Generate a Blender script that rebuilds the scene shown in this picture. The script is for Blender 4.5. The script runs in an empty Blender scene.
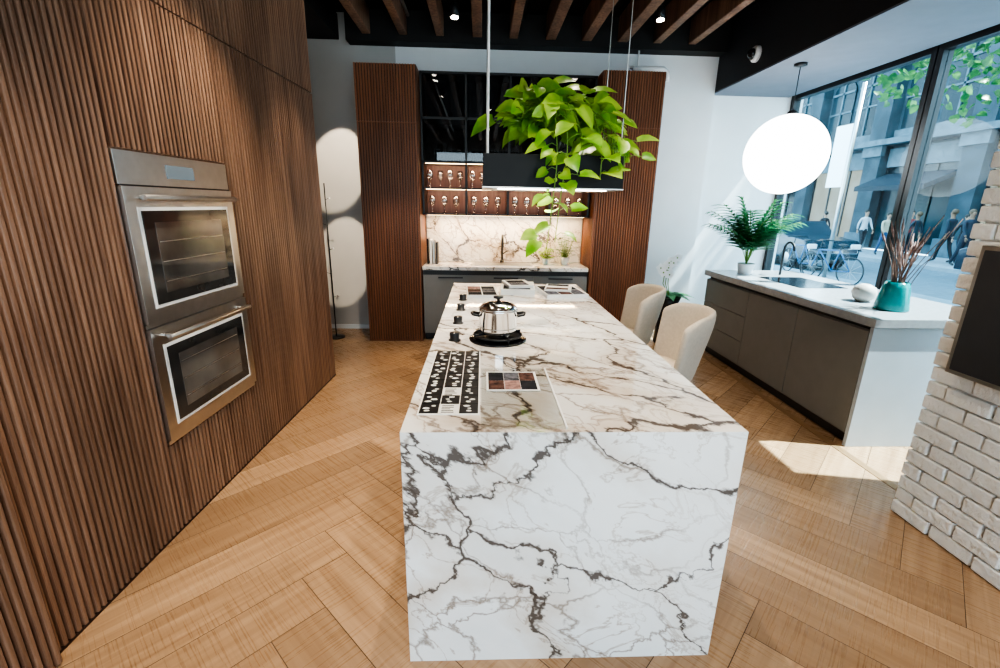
import bpy, math, random
from mathutils import Vector, Matrix, Euler
random.seed(7)
scn=bpy.context.scene
COL=scn.collection
pi=math.pi
# ------------------------------------------------------------------ materials
def nt(name):
    m=bpy.data.materials.new(name); m.use_nodes=True
    t=m.node_tree; return m,t,t.nodes['Principled BSDF']
def N(t,typ,**k):
    n=t.nodes.new(typ)
    for a,b in k.items():
        if a.startswith('i_'): n.inputs[a[2:]].default_value=b
        else: setattr(n,a,b)
    return n
def mixc(t,fac,a,b,mode='MIX'):
    n=t.nodes.new('ShaderNodeMix'); n.data_type='RGBA'; n.blend_type=mode
    for s,i in((fac,0),(a,6),(b,7)):
        if hasattr(s,'is_linked'): t.links.new(s,n.inputs[i])
        elif i==0: n.inputs[0].default_value=s
        else: n.inputs[i].default_value=(*s,1) if len(s)==3 else s
    return n.outputs[2]
def maprange(t,v,a,b,c,d):
    n=t.nodes.new('ShaderNodeMapRange'); t.links.new(v,n.inputs[0])
    for i,x in enumerate((a,b,c,d)): n.inputs[i+1].default_value=x
    return n.outputs[0]
def math_(t,op,a,b=None):
    n=t.nodes.new('ShaderNodeMath'); n.operation=op
    for i,s in enumerate((a,b)):
        if s is None: continue
        if hasattr(s,'is_linked'): t.links.new(s,n.inputs[i])
        else: n.inputs[i].default_value=s
    return n.outputs[0]
def scalec(t,col,f):
    n=t.nodes.new('ShaderNodeVectorMath'); n.operation='SCALE'; n.inputs[0].default_value=col
    t.links.new(f,n.inputs['Scale']); return n.outputs[0]
def mat(name,col,rough=.5,metal=0.,var=.06,scale=8,bump=0.,bscale=60,emit=None,es=0,spec=None,trans=0,coat=0):
    m,t,b=nt(name)
    tc=N(t,'ShaderNodeTexCoord'); n=N(t,'ShaderNodeTexNoise'); n.inputs['Scale'].default_value=scale; n.inputs['Detail'].default_value=4
    t.links.new(tc.outputs['Object'],n.inputs['Vector'])
    f=maprange(t,n.outputs[0],.3,.7,1-var,1+var)
    t.links.new(scalec(t,col,f),b.inputs['Base Color'])
    b.inputs['Roughness'].default_value=rough; b.inputs['Metallic'].default_value=metal
    if bump:
        n2=N(t,'ShaderNodeTexNoise'); n2.inputs['Scale'].default_value=bscale; t.links.new(tc.outputs['Object'],n2.inputs['Vector'])
        bp=N(t,'ShaderNodeBump'); bp.inputs['Strength'].default_value=bump; bp.inputs['Distance'].default_value=.01
        t.links.new(n2.outputs[0],bp.inputs['Height']); t.links.new(bp.outputs[0],b.inputs['Normal'])
    if emit: b.inputs['Emission Color'].default_value=(*emit,1); b.inputs['Emission Strength'].default_value=es
    if trans: b.inputs['Transmission Weight'].default_value=trans
    if coat: b.inputs['Coat Weight'].default_value=coat; b.inputs['Coat Roughness'].default_value=.05
    if spec is not None: b.inputs['Specular IOR Level'].default_value=spec
    return m
def emis(name,col,s):
    m,t,b=nt(name); b.inputs['Base Color'].default_value=(*col,1)
    b.inputs['Emission Color'].default_value=(*col,1); b.inputs['Emission Strength'].default_value=s; return m
def glassy(name,col=(1,1,1),refl=.1,rough=.02):
    m,t,b=nt(name); out=t.nodes['Material Output']; t.nodes.remove(b)
    tr=N(t,'ShaderNodeBsdfTransparent'); tr.inputs[0].default_value=(*col,1)
    gl=N(t,'ShaderNodeBsdfGlossy'); gl.inputs['Roughness'].default_value=rough
    lw=N(t,'ShaderNodeLayerWeight'); lw.inputs[0].default_value=.3
    mx=N(t,'ShaderNodeMixShader'); f=maprange(t,lw.outputs['Facing'],0,1,refl*.5,min(1,refl*4))
    t.links.new(f,mx.inputs[0]); t.links.new(tr.outputs[0],mx.inputs[1]); t.links.new(gl.outputs[0],mx.inputs[2])
    t.links.new(mx.outputs[0],out.inputs[0]); return m
def marble(name,warm=0.,rough=.07,seed=0.,s=1.0,bold=1.0,gold=.5):
    m,t,b=nt(name)
    tc=N(t,'ShaderNodeTexCoord')
    L=Vector((.66,-.55,-.51)).normalized(); A=L.cross(Vector((0,1,.2))).normalized(); B=L.cross(A).normalized()
    def dot(v):
        n=t.nodes.new('ShaderNodeVectorMath'); n.operation='DOT_PRODUCT'; t.links.new(tc.outputs['Object'],n.inputs[0]); n.inputs[1].default_value=tuple(v); return n.outputs['Value']
    cx=t.nodes.new('ShaderNodeCombineXYZ')
    for i,(v,k) in enumerate(((L,.55*s),(A,1.6*s),(B,1.6*s))):
        t.links.new(math_(t,'ADD',math_(t,'MULTIPLY',dot(v),k),seed+i*.37),cx.inputs[i])
    def ns(sc,det,dist,ro=.6,col=False,src=None):
        n=N(t,'ShaderNodeTexNoise'); n.inputs['Scale'].default_value=sc; n.inputs['Detail'].default_value=det
        n.inputs['Distortion'].default_value=dist; n.inputs['Roughness'].default_value=ro; t.links.new(src or cx.outputs[0],n.inputs['Vector']); return n.outputs[1 if col else 0]
    wc=ns(1.4,7,.2,.58,True)
    sub=t.nodes.new('ShaderNodeVectorMath'); sub.operation='SUBTRACT'; t.links.new(wc,sub.inputs[0]); sub.inputs[1].default_value=(.5,.5,.5)
    mul=t.nodes.new('ShaderNodeVectorMath'); mul.operation='SCALE'; t.links.new(sub.outputs[0],mul.inputs[0]); mul.inputs['Scale'].default_value=.80
    add=t.nodes.new('ShaderNodeVectorMath'); add.operation='ADD'; t.links.new(cx.outputs[0],add.inputs[0]); t.links.new(mul.outputs[0],add.inputs[1])
    def vor(sc):
        n=t.nodes.new('ShaderNodeTexVoronoi'); n.feature='DISTANCE_TO_EDGE'; n.inputs['Scale'].default_value=sc; t.links.new(add.outputs[0],n.inputs['Vector']); return n.outputs['Distance']
    def ridge(n,w):
        a=math_(t,'ABSOLUTE',math_(t,'SUBTRACT',n,.5)); return maprange(t,a,0,w,1,0)
    M1=ns(1.1,2,.2); M2=ns(2.6,4,.4); n4=ns(3.2,8,.6,.58); cl=ns(1.6,5,.3); rag=ns(9,5,.5)
    va=vor(1.25); vb=vor(2.7)
    w1=math_(t,'MULTIPLY',maprange(t,M2,.38,.68,.006*bold,.030*bold),maprange(t,rag,.35,.65,.4,1.5))
    def line(v,w):
        return math_(t,'SUBTRACT',1.0,math_(t,'MINIMUM',math_(t,'DIVIDE',v,w),1.0))
    v1=math_(t,'MULTIPLY',line(va,w1),maprange(t,M2,.34,.55,.45,1))
    halo=math_(t,'MULTIPLY',maprange(t,va,0,.17,1,0),maprange(t,M1,.40,.60,.15,1))
    v2=math_(t,'MULTIPLY',line(vb,maprange(t,M2,.4,.7,.040*bold,.010*bold)),maprange(t,M1,.38,.54,.25,1))
    v3=math_(t,'MULTIPLY',ridge(n4,.014*bold),maprange(t,M1,.4,.58,.35,1))
    base=mixc(t,maprange(t,cl,.4,.75,0,.40),(.83,.835,.84),(.58,.60,.62))
    if warm: base=mixc(t,warm,base,(.75,.6,.42))
    c=mixc(t,math_(t,'MULTIPLY',halo,gold),base,(.52,.39,.27))
    c=mixc(t,math_(t,'MULTIPLY',v3,.65),c,(.30,.20,.13))
    c=mixc(t,math_(t,'MULTIPLY',v2,.78),c,(.20,.14,.10))
    c=mixc(t,math_(t,'MINIMUM',math_(t,'MULTIPLY',v1,1.4),.92),c,(.065,.048,.04))
    t.links.new(c,b.inputs['Base Color']); b.inputs['Roughness'].default_value=rough
    return m
def slatwood(name,c1,c2,rough=.45):
    m,t,b=nt(name); tc=N(t,'ShaderNodeTexCoord')
    mp=N(t,'ShaderNodeMapping'); mp.inputs['Scale'].default_value=(30,30,1.3); t.links.new(tc.outputs['Object'],mp.inputs[0])
    n=N(t,'ShaderNodeTexNoise'); n.inputs['Scale'].default_value=1.2; n.inputs['Detail'].default_value=6; n.inputs['Roughness'].default_value=.6; t.links.new(mp.outputs[0],n.inputs['Vector'])
    mp2=N(t,'ShaderNodeMapping'); mp2.inputs['Scale'].default_value=(3,3,.5); t.links.new(tc.outputs['Object'],mp2.inputs[0])
    n2=N(t,'ShaderNodeTexNoise'); n2.inputs['Scale'].default_value=1.2; t.links.new(mp2.outputs[0],n2.inputs['Vector'])
    f=maprange(t,n.outputs[0],.3,.7,0,1); c=mixc(t,f,c1,c2)
    c=mixc(t,maprange(t,n2.outputs[0],.35,.7,0,.55),c,tuple(x*.5 for x in c1))
    t.links.new(c,b.inputs['Base Color']); b.inputs['Roughness'].default_value=rough
    return m
M_slat=slatwood('walnut_slats',(.145,.075,.048),(.37,.225,.152),.36)
M_slatb=slatwood('walnut_slats_red',(.19,.072,.036),(.33,.138,.070),.36)
M_groove=mat('slat_groove',(.03,.012,.007),.7)
M_darkgap=mat('dark_gap',(.015,.01,.008),.8)
M_marble=marble('calacatta_marble')
M_marblet=marble('calacatta_marble_top',warm=.10,bold=1.35,gold=.75,seed=.6,rough=.05)
M_marbleb=marble('backsplash_marble',warm=.2,seed=3.3,s=1.4,bold=1.4,gold=.7)
M_steel=mat('brushed_steel',(.58,.57,.555),.30,1,.05,20)
M_steeld=mat('steel_dark',(.45,.44,.42),.35,1,.05,20)
M_chrome=mat('chrome',(.85,.85,.86),.08,1,.02)
M_ovenglass=mat('oven_glass',(.04,.04,.04),.05,0,.1,spec=.8)
M_ovenwin=mat('oven_window',(.12,.11,.10),.07,0,.6,3,spec=.8)
M_black=mat('matte_black',(.018,.018,.02),.4,0,.1)
M_blackg=mat('gloss_black',(.01,.01,.012),.12,0,.1)
M_hood=mat('hood_black',(.012,.012,.013),.5,0,.1,spec=.25)
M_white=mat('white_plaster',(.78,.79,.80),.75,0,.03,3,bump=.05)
M_whitedim=mat('white_plaster_dim',(.50,.475,.45),.75,0,.04,3,bump=.05)  # white plaster darkened: the dimmer light there is put into the colour
M_whitep=mat('white_paint',(.85,.85,.85),.4,0,.02)
M_ceil=mat('ceiling_black',(.012,.011,.011),.7,0,.2)
M_beam=slatwood('old_beam',(.16,.085,.055),(.40,.24,.16),.6)
M_soff=mat('soffit_dark',(.028,.030,.036),.7,0,.05)
M_soffu=mat('soffit_lit_underside',(.18,.20,.24),.7,0,.04)  # reflected light put into the underside colour, paler than the soffit faces
M_grey=mat('taupe_laminate',(.19,.187,.182),.45,0,.04)
M_greyl=mat('window_lit_end_panel',(.44,.49,.55),.4,0,.03)  # end panel made paler and bluer: window light put into its colour
M_top=mat('stone_grey_top',(.36,.37,.39),.2,0,.08,30)
M_brick=mat('painted_brick',(.82,.81,.79),.7,0,.05,12,bump=.9,bscale=40)
M_mortar=mat('painted_mortar',(.72,.70,.67),.85,0,.06,20,bump=.5,bscale=80)
M_cream=mat('cream_fabric',(.55,.48,.405),.85,0,.06,60,bump=.3,bscale=250)
def leafmat(name,c1,c2,tr=.35):
    m,t,b=nt(name); out=t.nodes['Material Output']; tc=N(t,'ShaderNodeTexCoord')
    n=N(t,'ShaderNodeTexNoise'); n.inputs['Scale'].default_value=9; t.links.new(tc.outputs['Object'],n.inputs['Vector'])
    c=mixc(t,maprange(t,n.outputs[0],.35,.65,0,1),c1,c2); t.links.new(c,b.inputs['Base Color']); b.inputs['Roughness'].default_value=.35
    tl=N(t,'ShaderNodeBsdfTranslucent'); t.links.new(c,tl.inputs[0]); mx=N(t,'ShaderNodeMixShader'); mx.inputs[0].default_value=tr
    t.links.new(b.outputs[0],mx.inputs[1]); t.links.new(tl.outputs[0],mx.inputs[2]); t.links.new(mx.outputs[0],out.inputs[0]); return m
M_leaf=leafmat('pothos_leaf',(.15,.42,.03),(.50,.70,.11),.4)
M_leafd=leafmat('palm_leaf',(.03,.16,.06),(.08,.30,.12))
M_leaft=leafmat('tree_leaf',(.03,.12,.035),(.09,.24,.07),.4)
M_petal=leafmat('orchid_petal',(.85,.85,.85),(.95,.93,.95),.3)
M_stem=mat('stem_green',(.18,.30,.06),.6)
M_glass=glassy('window_glass',(.86,.97,1.0),.015)
M_wglass=glassy('drinking_glass',(.9,.9,.9),.45,.03)
M_acryl=glassy('clear_acrylic',(.95,.96,.96),.04,.05)
M_gold=mat('warm_led',(1,.8,.5),.5,emit=(1,.72,.4),es=5)
# ------------------------------------------------------------------ mesh builder
class MB:
    def __init__(s): s.v=[];s.f=[];s.mi=[];s.sm=[];s.mats=[];s.M=Matrix.Identity(4)
    def m(s,mt):
        if mt not in s.mats: s.mats.append(mt)
        return s.mats.index(mt)
    def add(s,vs,fs,mt,smooth=False):
        o=len(s.v); s.v+=[tuple(s.M@Vector(p)) for p in vs]; k=s.m(mt)
        for f in fs: s.f.append([o+i for i in f]); s.mi.append(k); s.sm.append(smooth)
    def box(s,x0,x1,y0,y1,z0,z1,mt):
        vs=[(x0,y0,z0),(x1,y0,z0),(x1,y1,z0),(x0,y1,z0),(x0,y0,z1),(x1,y0,z1),(x1,y1,z1),(x0,y1,z1)]
        s.add(vs,[(0,3,2,1),(4,5,6,7),(0,1,5,4),(1,2,6,5),(2,3,7,6),(3,0,4,7)],mt)
    def lathe(s,c,prof,mt,seg=28,smooth=True,sx=1,sy=1):
        vs=[];fs=[]
        for r,z in prof:
            for i in range(seg):
                a=2*pi*i/seg; vs.append((c[0]+sx*r*math.cos(a),c[1]+sy*r*math.sin(a),c[2]+z))
        for j in range(len(prof)-1):
            for i in range(seg):
                k=(i+1)%seg; fs.append((j*seg+i,j*seg+k,(j+1)*seg+k,(j+1)*seg+i))
        s.add(vs,fs,mt,smooth)
        if prof[0][0]>1e-4: s.add(vs[:seg],[tuple(range(seg))[::-1]],mt)
        if prof[-1][0]>1e-4: s.add(vs[-seg:],[tuple(range(seg))],mt)
    def tube(s,pts,r,mt,seg=8,smooth=True):
        pts=[Vector(p) for p in pts]; n=len(pts); rs=r if isinstance(r,(list,tuple)) else [r]*n
        vs=[];fs=[];up=None
        for i,p in enumerate(pts):
            d=(pts[min(i+1,n-1)]-pts[max(i-1,0)]).normalized()
            if up is None:
                up=Vector((0,0,1)) if abs(d.z)<.9 else Vector((1,0,0))
            a=d.cross(up).normalized(); b=a.cross(d).normalized(); up=b
            for k in range(seg):
                t=2*pi*k/seg; vs.append(p+(a*math.cos(t)+b*math.sin(t))*rs[i])
        for i in range(n-1):
            for k in range(seg):
                l=(k+1)%seg; fs.append((i*seg+k,i*seg+l,(i+1)*seg+l,(i+1)*seg+k))
        fs.append(tuple(range(seg))[::-1]); fs.append(tuple(range((n-1)*seg,n*seg)))
        s.add(vs,fs,mt,smooth)
    def sphere(s,c,r,mt,seg=20,rings=12,sc=(1,1,1)):
        vs=[];fs=[]
        for j in range(rings+1):
            ph=pi*j/rings
            for i in range(seg):
                a=2*pi*i/seg; vs.append((c[0]+r*sc[0]*math.sin(ph)*math.cos(a),c[1]+r*sc[1]*math.sin(ph)*math.sin(a),c[2]-r*sc[2]*math.cos(ph)))
        for j in range(rings):
            for i in range(seg):
                k=(i+1)%seg; fs.append((j*seg+i,j*seg+k,(j+1)*seg+k,(j+1)*seg+i))
        s.add(vs,fs,mt,True)
    def ext(s,poly,axis,a,b,mt):
        n=len(poly)
        def P(p,h):
            return {0:(h,p[0],p[1]),1:(p[0],h,p[1]),2:(p[0],p[1],h)}[axis]
        vs=[P(p,a) for p in poly]+[P(p,b) for p in poly]
        fs=[tuple(range(n))[::-1],tuple(range(n,2*n))]+[(i,(i+1)%n,n+(i+1)%n,n+i) for i in range(n)]
        s.add(vs,fs,mt)
    def build(s,name,bevel=0,parent=None,seg=2,fix=True,loc=None,sub=0):
        me=bpy.data.meshes.new(name); me.from_pydata(s.v,[],s.f)
        for mt in s.mats: me.materials.append(mt)
        me.polygons.foreach_set('material_index',s.mi); me.polygons.foreach_set('use_smooth',s.sm)
        if fix:
            import bmesh
            bm=bmesh.new(); bm.from_mesh(me); bmesh.ops.remove_doubles(bm,verts=bm.verts,dist=1e-6)
            bmesh.ops.recalc_face_normals(bm,faces=bm.faces); bm.to_mesh(me); bm.free()
        me.update(); o=bpy.data.objects.new(name,me); COL.objects.link(o)
        if bevel:
            b=o.modifiers.new('bev','BEVEL'); b.width=bevel; b.segments=seg; b.limit_method='ANGLE'; b.angle_limit=math.radians(40)
        if sub:
            q=o.modifiers.new('sub','SUBSURF'); q.levels=sub; q.render_levels=sub
        if parent: o.parent=parent
        return o
def empty(name):
    e=bpy.data.objects.new(name,None); COL.objects.link(e); e.empty_display_size=.1; return e
def boxo(name,*a,bevel=0,parent=None):
    b=MB(); b.box(*a); return b.build(name,bevel,parent)
def slats(mb,fn,u0,u1,z0,z1,mt,pitch=.029,d=.014):
    n=max(1,round((u1-u0)/pitch)); p=(u1-u0)/n
    for i in range(n):
        u=u0+i*p
        prof=[(u,0),(u+p*.08,d*.8),(u+p*.2,d),(u+p*.56,d),(u+p*.68,d*.8),(u+p*.76,0),(u+p,0)]
        vs=[fn(a,b,z0) for a,b in prof]+[fn(a,b,z1) for a,b in prof]; k=len(prof)
        fs=[(j,j+1,k+j+1,k+j) for j in range(k-2)]
        fs.append(tuple(range(k-1))); fs.append(tuple(range(k,2*k-1)))
        mb.add(vs,fs,mt)
        mb.add([fn(u+p*.76,.001,z0),fn(u+p,.001,z0),fn(u+p,.001,z1),fn(u+p*.76,.001,z1)],[(0,1,2,3)],M_groove)
# ------------------------------------------------------------------ floor
def floor():
    w=.215;n=6;L=w*n
    m,t,b=nt('oak_herringbone')
    at=N(t,'ShaderNodeAttribute'); at.attribute_name='rnd'
    uv=N(t,'ShaderNodeUVMap'); uv.uv_map='UVMap'
    mp=N(t,'ShaderNodeMapping'); mp.inputs['Scale'].default_value=(1.0,18,1); t.links.new(uv.outputs[0],mp.inputs[0])
    n1=N(t,'ShaderNodeTexNoise'); n1.inputs['Scale'].default_value=1.6; n1.inputs['Detail'].default_value=8; n1.inputs['Distortion'].default_value=.6; t.links.new(mp.outputs[0],n1.inputs['Vector'])
    mp2=N(t,'ShaderNodeMapping'); mp2.inputs['Scale'].default_value=(110,3.0,1); t.links.new(uv.outputs[0],mp2.inputs[0])
    n2=N(t,'ShaderNodeTexNoise'); n2.inputs['Scale'].default_value=1.0; n2.inputs['Detail'].default_value=3; t.links.new(mp2.outputs[0],n2.inputs['Vector'])
    n5=N(t,'ShaderNodeTexNoise'); n5.inputs['Scale'].default_value=1.1; n5.inputs['Detail'].default_value=3; t.links.new(uv.outputs[0],n5.inputs['Vector'])
    c=mixc(t,maprange(t,n1.outputs[0],.25,.75,0,1),(.245,.145,.080),(.44,.295,.18))
    c=mixc(t,math_(t,'MULTIPLY',at.outputs['Fac'],.5),c,(.34,.205,.115))
    vm=t.nodes.new('ShaderNodeVectorMath'); vm.operation='SCALE'; t.links.new(c,vm.inputs[0]); t.links.new(maprange(t,at.outputs['Fac'],0,1,1.20,.80),vm.inputs['Scale'])
    saw=math_(t,'MULTIPLY',maprange(t,n2.outputs[0],.56,.42,0,.11),maprange(t,n5.outputs[0],.50,.62,0,1))
    vm2=t.nodes.new('ShaderNodeVectorMath'); vm2.operation='SCALE'; t.links.new(vm.outputs[0],vm2.inputs[0]); t.links.new(math_(t,'SUBTRACT',1.0,saw),vm2.inputs['Scale'])
    t.links.new(vm2.outputs[0],b.inputs['Base Color'])
    t.links.new(maprange(t,n2.outputs[0],.3,.7,.22,.38),b.inputs['Roughness'])
    bp=N(t,'ShaderNodeBump'); bp.inputs['Strength'].default_value=.25; bp.inputs['Distance'].default_value=.003; t.links.new(n2.outputs[0],bp.inputs['Height']); t.links.new(bp.outputs[0],b.inputs['Normal'])
    V=[];F=[];UV=[];RN=[]
    R=Matrix.Rotation(math.radians(45),2); g=.0014
    X0,X1,Y0,Y1=-2.7,3.72,-3.2,6.05
    def plank(x,y,lx,ly,hz):
        pts=[Vector((x+g,y+g)),Vector((x+lx-g,y+g)),Vector((x+lx-g,y+ly-g)),Vector((x+g,y+ly-g))]
        P=[R@p+Vector((.28,0)) for p in pts]
        loc=[(p.x,p.y,(q.x-x) if hz else (q.y-y),(q.y-y) if hz else (q.x-x)) for p,q in zip(P,pts)]
        for ax,val,sg in((0,X0,1),(0,X1,-1),(1,Y0,1),(1,Y1,-1)):
            out=[]
            for i in range(len(loc)):
                a=loc[i];c_=loc[(i+1)%len(loc)]; da=(a[ax]-val)*sg; dc=(c_[ax]-val)*sg
                if da>=0: out.append(a)
                if (da>=0)!=(dc>=0):
                    tt=da/(da-dc); out.append(tuple(a[k]+(c_[k]-a[k])*tt for k in range(4)))
            loc=out
            if len(loc)<3: return
        o=len(V); r=random.random(); ou=random.random()*20; ov=random.random()*20
        for a in loc: V.append((a[0],a[1],0)); UV.append((a[2]+ou,a[3]+ov)); RN.append(r)
        F.append(tuple(range(o,o+len(loc))))
    for s in range(-80,81):
        for k in range(-8,9):
            plank(s*w+2*L*k,s*w,L,w,True); plank((s-1)*w+2*L*k,s*w,w,L,False)
    me=bpy.data.meshes.new('floor'); me.from_pydata(V,[],F); me.materials.append(m)
    ul=me.uv_layers.new(name='UVMap'); at_=me.attributes.new('rnd','FLOAT','POINT')
    for l in me.loops: ul.data[l.index].uv=UV[l.vertex_index]
    at_.data.foreach_set('value',RN); me.update()
    o=bpy.data.objects.new('floor',me); COL.objects.link(o)
    sb=MB(); sb.box(X0,3.9,Y0,Y1+.1,-.12,-.002,mat('floor_joint',(.05,.028,.015),.8)); sb.build('floor_subbase')
floor()
# ------------------------------------------------------------------ room shell
b=MB(); b.box(-2.8,-1.0,5.88,6.2,0,3.8,M_whitedim); b.box(-1.0,2.74,5.88,6.2,0,3.8,M_white); b.build('wall_back')
boxo('wall_back_alcove',2.74,3.9,5.98,6.2,0,3.8,M_white)
boxo('wall_left',-2.9,-2.7,-3.2,6.2,0,3.8,M_whitedim)
boxo('ceiling',-2.9,3.9,-3.3,6.2,3.62,3.8,M_ceil)
b=MB(); b.box(2.74,3.9,2.2,5.98,2.93,3.61,M_soff); b.box(2.742,3.7,2.2,5.97,2.915,2.93,M_soffu); b.build('ceiling_soffit_right')
b=MB(); b.box(-2.7,-1.62,-3.2,5.88,3.35,3.6,M_ceil); b.build('ceiling_soffit_left')
b=MB(); b.box(-1.5,2.74,5.70,5.88,3.30,3.6,M_ceil); b.build('trim_1')
x=-1.32;i=1
while x<2.6:
    bb=MB(); w=.085+.03*random.random(); bb.box(x,x+w,-3.2,5.7,3.36,3.61,M_beam); bb.build('ceiling_beam' if i==1 else 'ceiling_beam.%03d'%(i-1),.008); x+=.40; i+=1
for i,(xx,rr,mt_) in enumerate(((-.82,.02,M_whitep),(.42,.018,M_black),(1.66,.025,M_steeld))):
    b=MB(); b.tube([(xx,-3.1,3.55),(xx,5.69,3.55)],rr,mt_,10)
    for yy in(-2,0,2,3.3,4.6): b.lathe((xx,yy,3.55),[(rr*.4,0),(rr*.4,.07)],M_steeld,8)
    b.build('ceiling_conduit' if i==0 else 'ceiling_conduit.%03d'%i)
b=MB(); b.box(3.72,3.9,-3.2,2.08,0,3.6,M_white); b.box(3.72,3.9,2.08,6.2,2.93,3.6,M_soff); b.box(3.72,3.9,2.08,6.2,-.1,.12,M_soff); b.build('wall_right')
def window(name,y0,y1):
    b=MB(); z0,z1=.12,2.93;w=.05
    for a in((y0,y0+w),(y1-w,y1)): b.box(3.74,3.83,a[0],a[1],z0,z1,M_black)
    b.box(3.74,3.83,y0+w,y1-w,z0,z0+w,M_black); b.box(3.74,3.83,y0+w,y1-w,z1-w,z1,M_black)
    b.box(3.78,3.79,y0+w,y1-w,z0+w,z1-w,M_glass); b.build(name)
window('window_1',4.12,5.97); window('window_2',2.09,4.11)
b=MB(); b.box(-2.9,-1.4,-3.4,-3.2,0,3.8,M_white); b.box(3.5,3.9,-3.4,-3.2,0,3.8,M_white); b.box(-1.4,3.5,-3.4,-3.2,3.1,3.8,M_white); b.box(-1.4,3.5,-3.4,-3.2,0,.1,M_white); b.build('wall_front')
b=MB()
for xx in(-1.4,.2,1.85,3.45): b.box(xx,xx+.05,-3.33,-3.27,.1,3.1,M_black)
b.box(-1.35,3.45,-3.33,-3.27,3.05,3.1,M_black); b.build('window_3')
b=MB(); b.box(2.31,3.72,-1.5,2.07,0,3.6,M_mortar); b.build('wall_brick_core')
b=MB(); rw=.078; row=0; z=.0
while z<3.55:
    y=2.10; k=0
    while y>-1.4:
        L=.215 if not(k==0 and row%2) else .105
        dx=random.uniform(-.004,.006); j=random.uniform(-.003,.003)
        b.box(2.285+dx,2.34,y-L+.010,y+j,z+.006,z+rw-.003,M_brick); 
        y-=L; k+=1
    xx=2.34; 
    while xx<3.6:
        b.box(xx+.01,xx+.2,2.05,2.10,z+.008,z+rw-.003,M_brick); xx+=.21
    z+=rw; row+=1
b.build('wall_brick',.007,seg=2)
b=MB(); b.box(2.235,2.283,1.0,1.99,.865,1.465,M_steeld); b.box(2.230,2.236,1.02,1.97,.885,1.445,mat('screen_dark',(.05,.05,.055),.35)); b.build('wall_screen',.004)
# ------------------------------------------------------------------ left slat wall with ovens
ang=math.atan(.045)
LW=Matrix.Translation((-1.505,2,0))@Matrix.Rotation(-ang,4,'Z')
def lf(u,d,z): return (d,u,z)
b=MB(); b.M=LW; b.box(-.3,-.002,-3.0,2.16,.0,3.6,M_slat); b.build('wall_left_panelling_core')
b=MB(); b.M=LW
for u0,u1 in [(-3.0,-.68),(-.675,.015),(.81,1.69),(1.695,2.17)]:
    slats(b,lf,u0,u1,.014,2.44,M_slat); slats(b,lf,u0,u1,2.448,3.6,M_slat)
slats(b,lf,.02,.805,.014,.455,M_slat); slats(b,lf,.02,.805,1.80,2.44,M_slat); slats(b,lf,.02,.805,2.448,3.6,M_slat)
b.build('wall_left_slats')
b=MB(); b.M=LW; b.box(0,.045,-3.0,-.69,.0,3.6,M_slat); slats(b,lambda u,d,z:(d+.045,u,z),-3.0,-.69,.014,3.6,M_slat); b.build('wall_left_near_slats')
b=MB(); b.M=LW; b.box(0,.012,-.69,2.17,0,.013,M_groove); b.build('baseboard_left')
b=MB(); b.M=LW
y0,y1=.01,.785
b.box(-.3,.02,y0,y1,1.655,1.79,M_steel)
b.box(.02,.024,y0+.0,y1,1.65,1.656,M_black)
b.box(.021,.024,y0+.29,y1-.29,1.69,1.75,mat('oven_display',(.10,.12,.14),.1,emit=(.5,.7,.8),es=.1))
def door(z0,z1):
    b.box(-.3,.032,y0,y1,z0,z1,M_steel)
    b.box(.032,.034,y0+.06,y1-.06,z0+.06,z1-.085,M_whitep)
    b.box(.034,.037,y0+.075,y1-.075,z0+.075,z1-.10,M_ovenglass)
    b.box(.037,.0385,y0+.14,y1-.14,z0+.12,z1-.15,M_ovenwin)
    for k in range(3):
        zz=z0+.17+k*.09; b.box(.0385,.0395,y0+.15,y1-.15,zz,zz+.004,M_steel)
    b.tube([(.078,y0+.05,z1-.045),(.078,y1-.05,z1-.045)],.013,M_steel,12)
    for yy in(y0+.09,y1-.09): b.tube([(.03,yy,z1-.045),(.078,yy,z1-.045)],.010,M_steel,10)
door(1.06,1.648); door(.49,1.035)
b.box(-.3,.02,y0,y1,.465,.485,M_steel); b.box(-.3,.02,y0,y1,1.038,1.057,M_steel)
b.build('double_wall_oven',.003)
# ------------------------------------------------------------------ back kitchen
def tallcab(name,x0,x1):
    b=MB(); b.box(x0,x1,5.315,5.875,0.0,2.98,M_slatb)
    fn=lambda u,d,z:(u,5.315-d,z)
    slats(b,fn,x0,x1,.02,2.42,M_slatb); slats(b,fn,x0,x1,2.43,2.98,M_slatb)
    if x0>0:
        fn=lambda u,d,z:(x0-d,u,z); slats(b,fn,5.315,5.87,.06,2.98,M_slatb)
    b.build(name)
tallcab('slatted_tall_cabinet',-1.34,-.70); tallcab('slatted_tall_cabinet.001',1.275,1.93)
b=MB(); X0,X1=-.69,1.25
b.box(X0,X1,5.42,5.86,0,.09,M_black); b.box(X0,X1,5.36,5.86,.09,.86,M_grey)
for k in range(3):
    a=X0+(X1-X0)*k/3; b.box(a+.004,a+(X1-X0)/3-.004,5.338,5.36,.10,.80,M_grey)
    b.box(a+.18,a+(X1-X0)/3-.18,5.32,5.338,.765,.78,M_black)
b.box(X0,X1,5.35,5.36,.80,.85,M_black)
b.box(X0,X1,5.32,5.86,.86,.90,M_marbleb)
b.box(-.12,.62,5.42,5.75,.9005,.9035,M_steel); b.box(-.09,.59,5.45,5.72,.9035,.904,M_steeld)
b.build('kitchen_base_cabinet',.002)
boxo('backsplash',-.69,1.25,5.85,5.878,.905,1.47,M_marbleb)
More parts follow.
